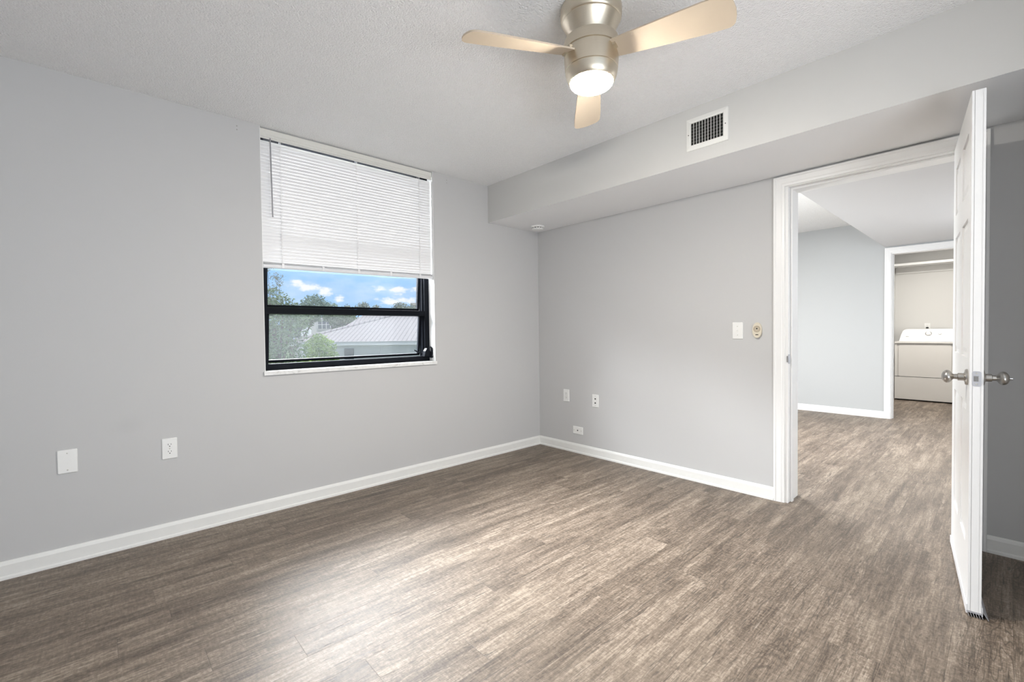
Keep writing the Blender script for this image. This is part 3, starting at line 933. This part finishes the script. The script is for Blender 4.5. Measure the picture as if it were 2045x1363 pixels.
# raised panel fields, each a shallow truncated pyramid
for (a, b), (c, d) in zip(rails, rails[1:]):
    for x0, x1 in ((ST, DW / 2 - MU / 2), (DW / 2 + MU / 2, DW - ST)):
        bm = bmesh.new()
        for yb, yt in ((0.0085, 0.0025), (DT - 0.0085, DT - 0.0025)):
            q0 = [bm.verts.new((x, yb, z)) for x, z in ((x0 + .008, b + .008), (x1 - .008, b + .008), (x1 - .008, c - .008), (x0 + .008, c - .008))]
            q1 = [bm.verts.new((x, yt, z)) for x, z in ((x0 + .035, b + .035), (x1 - .035, b + .035), (x1 - .035, c - .035), (x0 + .035, c - .035))]
            bm.faces.new(q1)
            bm.faces.new(q0[::-1])
            for i in range(4):
                bm.faces.new((q0[i], q0[(i + 1) % 4], q1[(i + 1) % 4], q1[i]))
        link('door_panel', bm, M['doorpaint'], door)
# knobs
KX, KZ = DW - 0.070, 0.908
def knob_prof():
    p = [(0, 0.0), (0.0315, 0.0), (0.0320, 0.004), (0.029, 0.008), (0.018, 0.010), (0.0150, 0.012), (0.0150, 0.028), (0.0105, 0.030), (0.0100, 0.040), (0.0125, 0.043)]
    for i in range(1, 10):
        a = -0.95 + (PI / 2 + 0.95) * i / 9
        p.append((0.0262 * math.cos(a), 0.0590 + 0.0175 * math.sin(a)))
    p[-1] = (0, 0.0765)
    return p
for side in (-1, 1):
    bm = bmesh.new()
    mt = Matrix.Translation((KX, 0 if side < 0 else DT, KZ)) @ Matrix.Rotation(PI / 2 if side < 0 else -PI / 2, 4, 'X')
    lathe(bm, knob_prof(), 40, mt)
    k_ = link('door_knob', bm, M['nickel'], door, smooth=True)
    k_['label'] = 'satin nickel round door knob'
    if side > 0:
        bm = bmesh.new()
        cyl(bm, (KX, DT + 0.076, KZ), (KX, DT + 0.084, KZ), 0.005, 0.004, 14)
        link('lock_button', bm, M['chrome'], k_, smooth=True)
bm = bmesh.new()
prism(bm, [(y + DT / 2, z + KZ) for y, z in rrect(0.0255, 0.058, 0.007, 5)], 'x', DW - 0.002, DW + 0.0012)
lp = link('latch_plate', bm, M['plateNickel'], door)
lp['label'] = 'nickel latch plate'
bm = bmesh.new()
prism(bm, [(DW, DT / 2 - 0.007), (DW + 0.004, DT / 2 - 0.007), (DW + 0.011, DT / 2 + 0.004), (DW + 0.011, DT / 2 + 0.007), (DW, DT / 2 + 0.007)], 'z', KZ - 0.010, KZ + 0.010)
link('latch_bolt', bm, M['chrome'], lp, bevel=0.001)
screw_bm = bmesh.new()
for sz in (0.021, -0.021):
    cyl(screw_bm, (DW + 0.0008, DT / 2, KZ + sz), (DW + 0.0022, DT / 2, KZ + sz), 0.0038, 0.003, 12)
link('latch_screws', screw_bm, M['screw'], lp)
# vinyl door sweep with fins
bm = bmesh.new()
box(bm, 0.004, DW - 0.002, -0.0045, -0.0006, -0.012, 0.022)
box(bm, 0.004, DW - 0.002, DT + 0.0006, DT + 0.0045, -0.012, 0.022)
o = link('door_sweep', bm, M['sweepwhite'], door, bevel=0.001)
o['label'] = 'white vinyl door sweep'
bm = bmesh.new()
box(bm, 0.004, DW + 0.001, -0.003, DT + 0.003, -0.006, -0.001)
for k in range(6):
    yy = 0.000 + DT * k / 5
    prism(bm, [(yy - 0.001, -0.005), (yy + 0.001, -0.005), (yy + 0.005, -0.0185), (yy + 0.0038, -0.0185)], 'x', 0.004, DW + 0.006)
prism(bm, [(DT + 0.0045, 0.006), (DT + 0.0060, 0.006), (DT + 0.020, -0.0185), (DT + 0.018, -0.0185)], 'x', 0.004, DW + 0.004)
o = link('sweep_fins', bm, M['sweepvinyl'], door)
o['label'] = 'grey vinyl fins'

# ------------------------------------------------------------------ laundry: dryer, shelf, outlet
dr = empty('clothes_dryer', (5.86, -2.33, 0))
tag(dr, 'white front-loading clothes dryer inside the laundry closet seen through the doorway', 'dryer')
W2 = 0.343
bm = boxes((0.012, 0.66, -W2, W2, 0.018, 0.868))
box(bm, -0.004, 0.66, -W2, W2, 0.878, 0.902)
box(bm, 0.020, 0.66, -W2 + 0.006, W2 - 0.006, 0.866, 0.880)
link('cabinet', bm, M['dryer'], dr, bevel=0.004)
bm = bmesh.new()
a = rrect(2 * W2 - 0.092, 0.476, 0.022, 6)
prism(bm, [(y, z + 0.608) for y, z in a], 'x', -0.006, 0.014)
link('dryer_door', bm, M['dryer'], dr, bevel=0.004, smooth=True)
bm = boxes((0.006, 0.0125, -W2 + 0.030, W2 - 0.030, 0.842, 0.866))
o = link('recess_shade_strip', bm, M['gap_grey'], dr)  # grey strip, the groove's shade put into its colour
bm = boxes((0.004, 0.0125, -W2 + 0.003, W2 - 0.003, 0.364, 0.370))
link('panel_gap', bm, M['gasket'], dr)
bm = boxes((-0.004, 0.012, -W2 + 0.002, W2 - 0.002, 0.022, 0.362))
link('kick_panel', bm, M['dryer'], dr, bevel=0.003)
bm = boxes((0.03, 0.62, -W2 + 0.01, W2 - 0.01, 0.004, 0.02))
link('base_shadow_gap', bm, M['gasket'], dr)
for fx_ in (0.06, 0.6):
    for fy_ in (-0.3, 0.3):
        bm = bmesh.new()
        cyl(bm, (fx_, fy_, 0.0005), (fx_, fy_, 0.02), 0.02, None, 12)
        link('foot', bm, M['gasket'], dr)
# console: tapered box with rounded shoulders, face leaning back
bm = bmesh.new()
def outline(w_, h_, r):
    pts = [(-w_, 0)]
    pts += [(-w_ + 0.018, h_ * 0.55)]
    for i in range(6):
        a_ = PI - PI / 2 * i / 5
        pts.append((-w_ + 0.028 + r + r * math.cos(a_), h_ - r + r * math.sin(a_)))
    return pts + [(-y, z) for y, z in pts[::-1]]
f_ = outline(W2 - 0.004, 0.186, 0.055); g_ = outline(W2 - 0.004, 0.190, 0.055)
A_ = [bm.verts.new((0.405 + 0.10 * (z / 0.19), y, 0.902 + z)) for y, z in f_]
B_ = [bm.verts.new((0.655, y, 0.902 + z)) for y, z in g_]
bm.faces.new(A_); bm.faces.new(B_[::-1])
for i in range(len(A_)):
    j = (i + 1) % len(A_)
    bm.faces.new((A_[i], B_[i], B_[j], A_[j]))
con = link('control_console', bm, M['console'], dr, bevel=0.006, segs=3, smooth=True)
lean = Matrix.Rotation(-PI / 2 + math.atan2(0.10, 0.19), 4, 'Y')
def on_console(y, z):
    return Matrix.Translation((0.405 + 0.10 * ((z - 0.902) / 0.19), y, z)) @ lean
bm = bmesh.new()
lathe(bm, [(0, 0.001), (0.040, 0.001), (0.040, 0.005), (0.034, 0.008), (0, 0.008)], 32, on_console(-0.005, 1.016))
kr = link('dial_ring', bm, M['chrome'], con, smooth=True)
bm = bmesh.new()
lathe(bm, [(0.029, 0.006), (0.028, 0.024), (0.024, 0.028), (0, 0.028)], 32, on_console(-0.005, 1.016))
link('dial_knob', bm, M['console'], con, smooth=True)
bm = bmesh.new()
lathe(bm, [(0.021, 0.001), (0.020, 0.020), (0.017, 0.023), (0, 0.023)], 28, on_console(-0.135, 1.016))
link('dial_knob', bm, M['console'], con, smooth=True)
bm = bmesh.new()
lathe(bm, [(0.010, 0.001), (0.010, 0.006), (0, 0.006)], 20, on_console(-0.225, 1.018))
link('start_button', bm, M['chrome'], con, smooth=True)
bm = bmesh.new()
box(bm, 0, 0.001, -0.018, 0.018, -0.004, 0.004, mtx=Matrix.Translation((0.405 + 0.10 * (0.068 / 0.19) - 0.0012, 0.245, 0.970)) @ Matrix.Rotation(math.atan2(0.10, 0.19), 4, 'Y'))
link('badge', bm, M['gap_grey'], con)

# place the outlet behind the console
e = duplex('electrical_outlet', 'B', -2.302, 1.125, 'white outlet with a dark plug above the dryer console in the laundry closet', 'electrical outlets')
bm = bmesh.new()
prism(bm, [(x, y - 0.0165) for x, y in rrect(0.030, 0.024, 0.008, 4)], 'z', 0.0078, 0.035)
q = link('plug', bm, M['gasket'], e, bevel=0.003)
q['label'] = 'dark dryer plug'
shf = empty('closet_shelf', (6.2, -2.7, 2.10))
tag(shf, 'long white closet shelf on the wall above the dryer', 'shelf')
bm = boxes((0.0, 0.3495, -0.80, 0.7995, 0.0, 0.034))
link('shelf_board', bm, M['trim'], shf, bevel=0.002)
bm = boxes((0.330, 0.3495, -0.79, 0.79, -0.105, -0.0005))
link('shelf_cleat', bm, M['laundrywall'], shf, bevel=0.002)

# ------------------------------------------------------------------ outdoors
GZ = -2.75
bm = bmesh.new()
g = [bm.verts.new(v) for v in ((-120, 0.3, GZ), (160, 0.3, GZ), (160, 200, GZ), (-120, 200, GZ))]
bm.faces.new(g)
structure(link('ground', bm, M['grass']))

# neighbouring single-storey house, front parallel to the direction RT
hx = Vector((0.7368, -0.6761, 0)).normalized(); hy = Vector((0.6761, 0.7368, 0)).normalized()
hm = Matrix(((hx.x, hy.x, 0, 4.23), (hx.y, hy.y, 0, 22.51), (0, 0, 1, 0), (0, 0, 0, 1)))
house = empty('house', None, hm)
tag(house, 'pale single-storey house with grey tiled hip roofs outside the window', 'house')
EZ = 0.66
bm = boxes((0.5, 16.5, 0.6, 9.5, GZ, EZ - 0.14))
box(bm, 4.63, 4.70, 0.58, 0.60, GZ, EZ - 0.14)
link('house_wall', bm, M['stucco'], house)
bm = boxes((0, 17, 0.0, 0.06, EZ - 0.16, EZ + 0.02), (0, 0.06, 0, 10, EZ - 0.16, EZ + 0.02), (0.06, 17, 0.06, 0.62, EZ - 0.16, EZ - 0.12))
link('fascia', bm, M['fascia'], house)
def hip(bm, x0, x1, y0, y1, z0, z1, inset):
    q = [bm.verts.new(v) for v in ((x0, y0, z0), (x1, y0, z0), (x1, y1, z0), (x0, y1, z0))]
    ym = (y0 + y1) / 2
    r = [bm.verts.new((x0 + inset, ym, z1)), bm.verts.new((x1 - inset, ym, z1))]
    bm.faces.new((q[0], q[1], r[1], r[0])); bm.faces.new((q[1], q[2], r[1])); bm.faces.new((q[2], q[3], r[0], r[1])); bm.faces.new((q[3], q[0], r[0]))
    bm.faces.new(q[::-1])
bm = bmesh.new()
hip(bm, -0.05, 17, -0.05, 9.6, EZ + 0.02, EZ + 1.70, 5.0)
rf = link('roof', bm, M['roof'], house)
bm = bmesh.new()
cyl(bm, (-0.02, -0.02, EZ + 0.05), (4.95, 4.775, EZ + 1.72), 0.085, 0.085, 8)
cyl(bm, (4.95, 4.775, EZ + 1.72), (12.0, 4.775, EZ + 1.72), 0.085, 0.085, 8)
link('ridge_tile', bm, M['roof'], rf, smooth=True)
bm = bmesh.new()
q = [bm.verts.new(v) for v in ((0.05, 4.4, 0.76), (20, 4.4, 0.76), (20, 13.9, 0.76), (0.05, 13.9, 0.76))]
r = [bm.verts.new(v) for v in ((1.70, 9.0, 2.82), (18, 9.0, 2.82))]
for fc in ((q[0], q[1], r[1], r[0]), (q[1], q[2], r[1]), (q[2], q[3], r[0], r[1]), (q[3], q[0], r[0]), (q[3], q[2], q[1], q[0])):
    bm.faces.new(fc)
link('rear_roof', bm, M['roof'], house)
link('rear_wall', boxes((0.7, 19.4, 9.52, 13.3, GZ, 0.74)), M['stucco'], house)
bm = boxes((2.72, 3.30, 0.575, 0.62, -0.30, 0.34))
hw_ = link('house_window', bm, M['fascia'], house)
bm = boxes((2.75, 3.27, 0.565, 0.58, -0.27, 0.31))
link('house_pane', bm, M['housepane'], hw_)

# white apartment block behind the trees
am = Matrix(((hx.x, hy.x, 0, 11.3), (hx.y, hy.y, 0, 44.5), (0, 0, 1, 0), (0, 0, 0, 1)))
apt = empty('apartment_building', None, am)
tag(apt, 'white apartment building half hidden behind trees beyond the house roof', 'building')
link('apartment_wall', boxes((0, 7, 0, 6, GZ, 2.7)), M['aptwall'], apt)
link('column', boxes((0.9, 1.7, -0.5, -0.1, GZ, 2.75)), M['fascia'], apt)
bm = boxes((2.3, 4.0, -0.04, 0.0, 1.55, 2.5))
aw = link('apartment_window', bm, M['housepane'], apt)
bm = bmesh.new()
for k in range(5):
    box(bm, 2.3 + k * 0.42, 2.35 + k * 0.42, -0.08, -0.04, 1.55, 2.5)
for k in range(3):
    box(bm, 2.3, 4.03, -0.08, -0.04, 1.55 + k * 0.45, 1.60 + k * 0.45)
link('window_grid', bm, M['aptwall'], aw)
link('apartment_window', boxes((0.0, 0.6, -0.04, 0.0, 0.3, 2.0)), M['housepane'], apt)
# far tower
tw = empty('tower_block', None, Matrix(((hx.x, hy.x, 0, 44.0), (hx.y, hy.y, 0, 75.4), (0, 0, 1, GZ), (0, 0, 0, 1))))
tag(tw, 'distant beige building top at the right edge of the window view', 'building')
link('tower_wall', boxes((-1.2, 8, 0, 8, 0, 9.2)), M['aptbeige'], tw)
link('tower_roof', boxes((-1.6, 8.4, -0.4, 8.4, 9.2, 9.7)), M['aptbeige'], tw)

def tree(name, base, blobs, n, leaf, lm, label, trunk=0.10, group=None, sparse=0.0):
    """trunk from the ground plus leaf quads clustered in blobs (x,y,z,r) given around base"""
    rng = random.Random(hash(name) % 1000 + int(abs(base[0]) * 37 + abs(base[1]) * 11))
    e = empty(name, (base[0], base[1], GZ))
    tag(e, label, 'tree', group or 'trees outside the window')
    bm = bmesh.new()
    top = max(b[2] for b in blobs) - GZ
    cyl(bm, (0, 0, 0), (0.05, 0.02, top * 0.72), trunk, trunk * 0.45, 10)
    for (bx, by, bz, br) in blobs:
        cyl(bm, (0.05, 0.02, top * 0.5), (bx, by, bz - GZ), trunk * 0.4, trunk * 0.12, 6)
    link('trunk', bm, M['bark'], e)
    bm = bmesh.new()
    tot = sum(b[3] ** 2 for b in blobs)
    for (bx, by, bz, br) in blobs:
        for _ in range(int(n * br * br / tot)):
            d = Vector((rng.gauss(0, 1), rng.gauss(0, 1), rng.gauss(0, 1))).normalized()
            r = br * (rng.random() ** (0.28 + sparse)) * (0.85 + 0.3 * rng.random())
            c = Vector((bx, by, bz - GZ)) + Vector((d.x, d.y, d.z * 0.8)) * r
            u = Vector((rng.gauss(0, 1), rng.gauss(0, 1), rng.gauss(0, 0.6))).normalized()
            v = u.cross(Vector((rng.gauss(0, 1), rng.gauss(0, 1), rng.gauss(0, 1)))).normalized()
            L = leaf * (0.6 + 0.8 * rng.random())
            q = [c - u * L, c + v * L * 0.42, c + u * L, c - v * L * 0.42]
            bm.faces.new([bm.verts.new(p) for p in q])
    link('foliage', bm, lm, e)
    return e
tree('leafy_tree', (0.85, 12.1), [(0, 0, 1.3, 0.95), (-0.15, 0, 2.15, 0.55), (0.25, 0.1, 1.95, 0.45), (0.55, 0.2, 1.60, 0.50), (0.1, 0, 0.4, 1.0), (-0.9, 0, 1.4, 1.1), (0.2, 0, -0.6, 1.1), (-0.7, 0.1, 0.2, 1.0)], 11000, 0.050, M['leafmid'],
     'large hazy green tree at the left edge of the window view', 0.13)
tree('leafy_tree', (0.72, 8.10), [(0, 0, 0.98, 0.20), (-0.14, 0, 0.80, 0.24), (0.17, -0.08, 0.84, 0.20), (0.02, 0, 0.58, 0.34), (0.24, -0.1, 0.56, 0.22), (-0.16, 0, 0.36, 0.34), (0.2, -0.1, 0.30, 0.26)], 5200, 0.032, M['leafbright'],
     'bright green leafy treetop in front of the house roof corner', 0.05)
tree('sparse_tree', (1.62, 15.45), [(0.05, 0, 2.75, 0.36), (0.22, 0, 3.25, 0.30), (-0.15, 0, 2.4, 0.40), (0.30, 0, 3.0, 0.18), (-0.1, 0, 3.6, 0.25)], 900, 0.036, M['leafgrey'],
     'tall thin tree with sparse feathery leaves against the sky', 0.04, sparse=0.4)
tree('broad_tree', (5.0, 24.6), [(0, 0, 2.3, 0.7), (-1.2, 0.3, 2.6, 0.8), (0.65, -0.4, 1.9, 0.55), (-0.6, 0, 1.1, 0.9), (1.2, -0.6, 2.05, 0.35)], 6500, 0.075, M['leafdark'],
     'broad dark green tree between the large hazy tree and the white building', 0.2)
tree('broad_tree', (11.7, 34.7), [(0, 0, 2.2, 0.7), (0.8, -0.5, 2.35, 0.6), (-0.6, 0.3, 2.45, 0.5), (-0.5, 0.2, 0.9, 0.6), (0.3, 0, 1.3, 0.8)], 4500, 0.10, M['leafdark'],
     'dark green tree directly left of the tiled roof', 0.2)
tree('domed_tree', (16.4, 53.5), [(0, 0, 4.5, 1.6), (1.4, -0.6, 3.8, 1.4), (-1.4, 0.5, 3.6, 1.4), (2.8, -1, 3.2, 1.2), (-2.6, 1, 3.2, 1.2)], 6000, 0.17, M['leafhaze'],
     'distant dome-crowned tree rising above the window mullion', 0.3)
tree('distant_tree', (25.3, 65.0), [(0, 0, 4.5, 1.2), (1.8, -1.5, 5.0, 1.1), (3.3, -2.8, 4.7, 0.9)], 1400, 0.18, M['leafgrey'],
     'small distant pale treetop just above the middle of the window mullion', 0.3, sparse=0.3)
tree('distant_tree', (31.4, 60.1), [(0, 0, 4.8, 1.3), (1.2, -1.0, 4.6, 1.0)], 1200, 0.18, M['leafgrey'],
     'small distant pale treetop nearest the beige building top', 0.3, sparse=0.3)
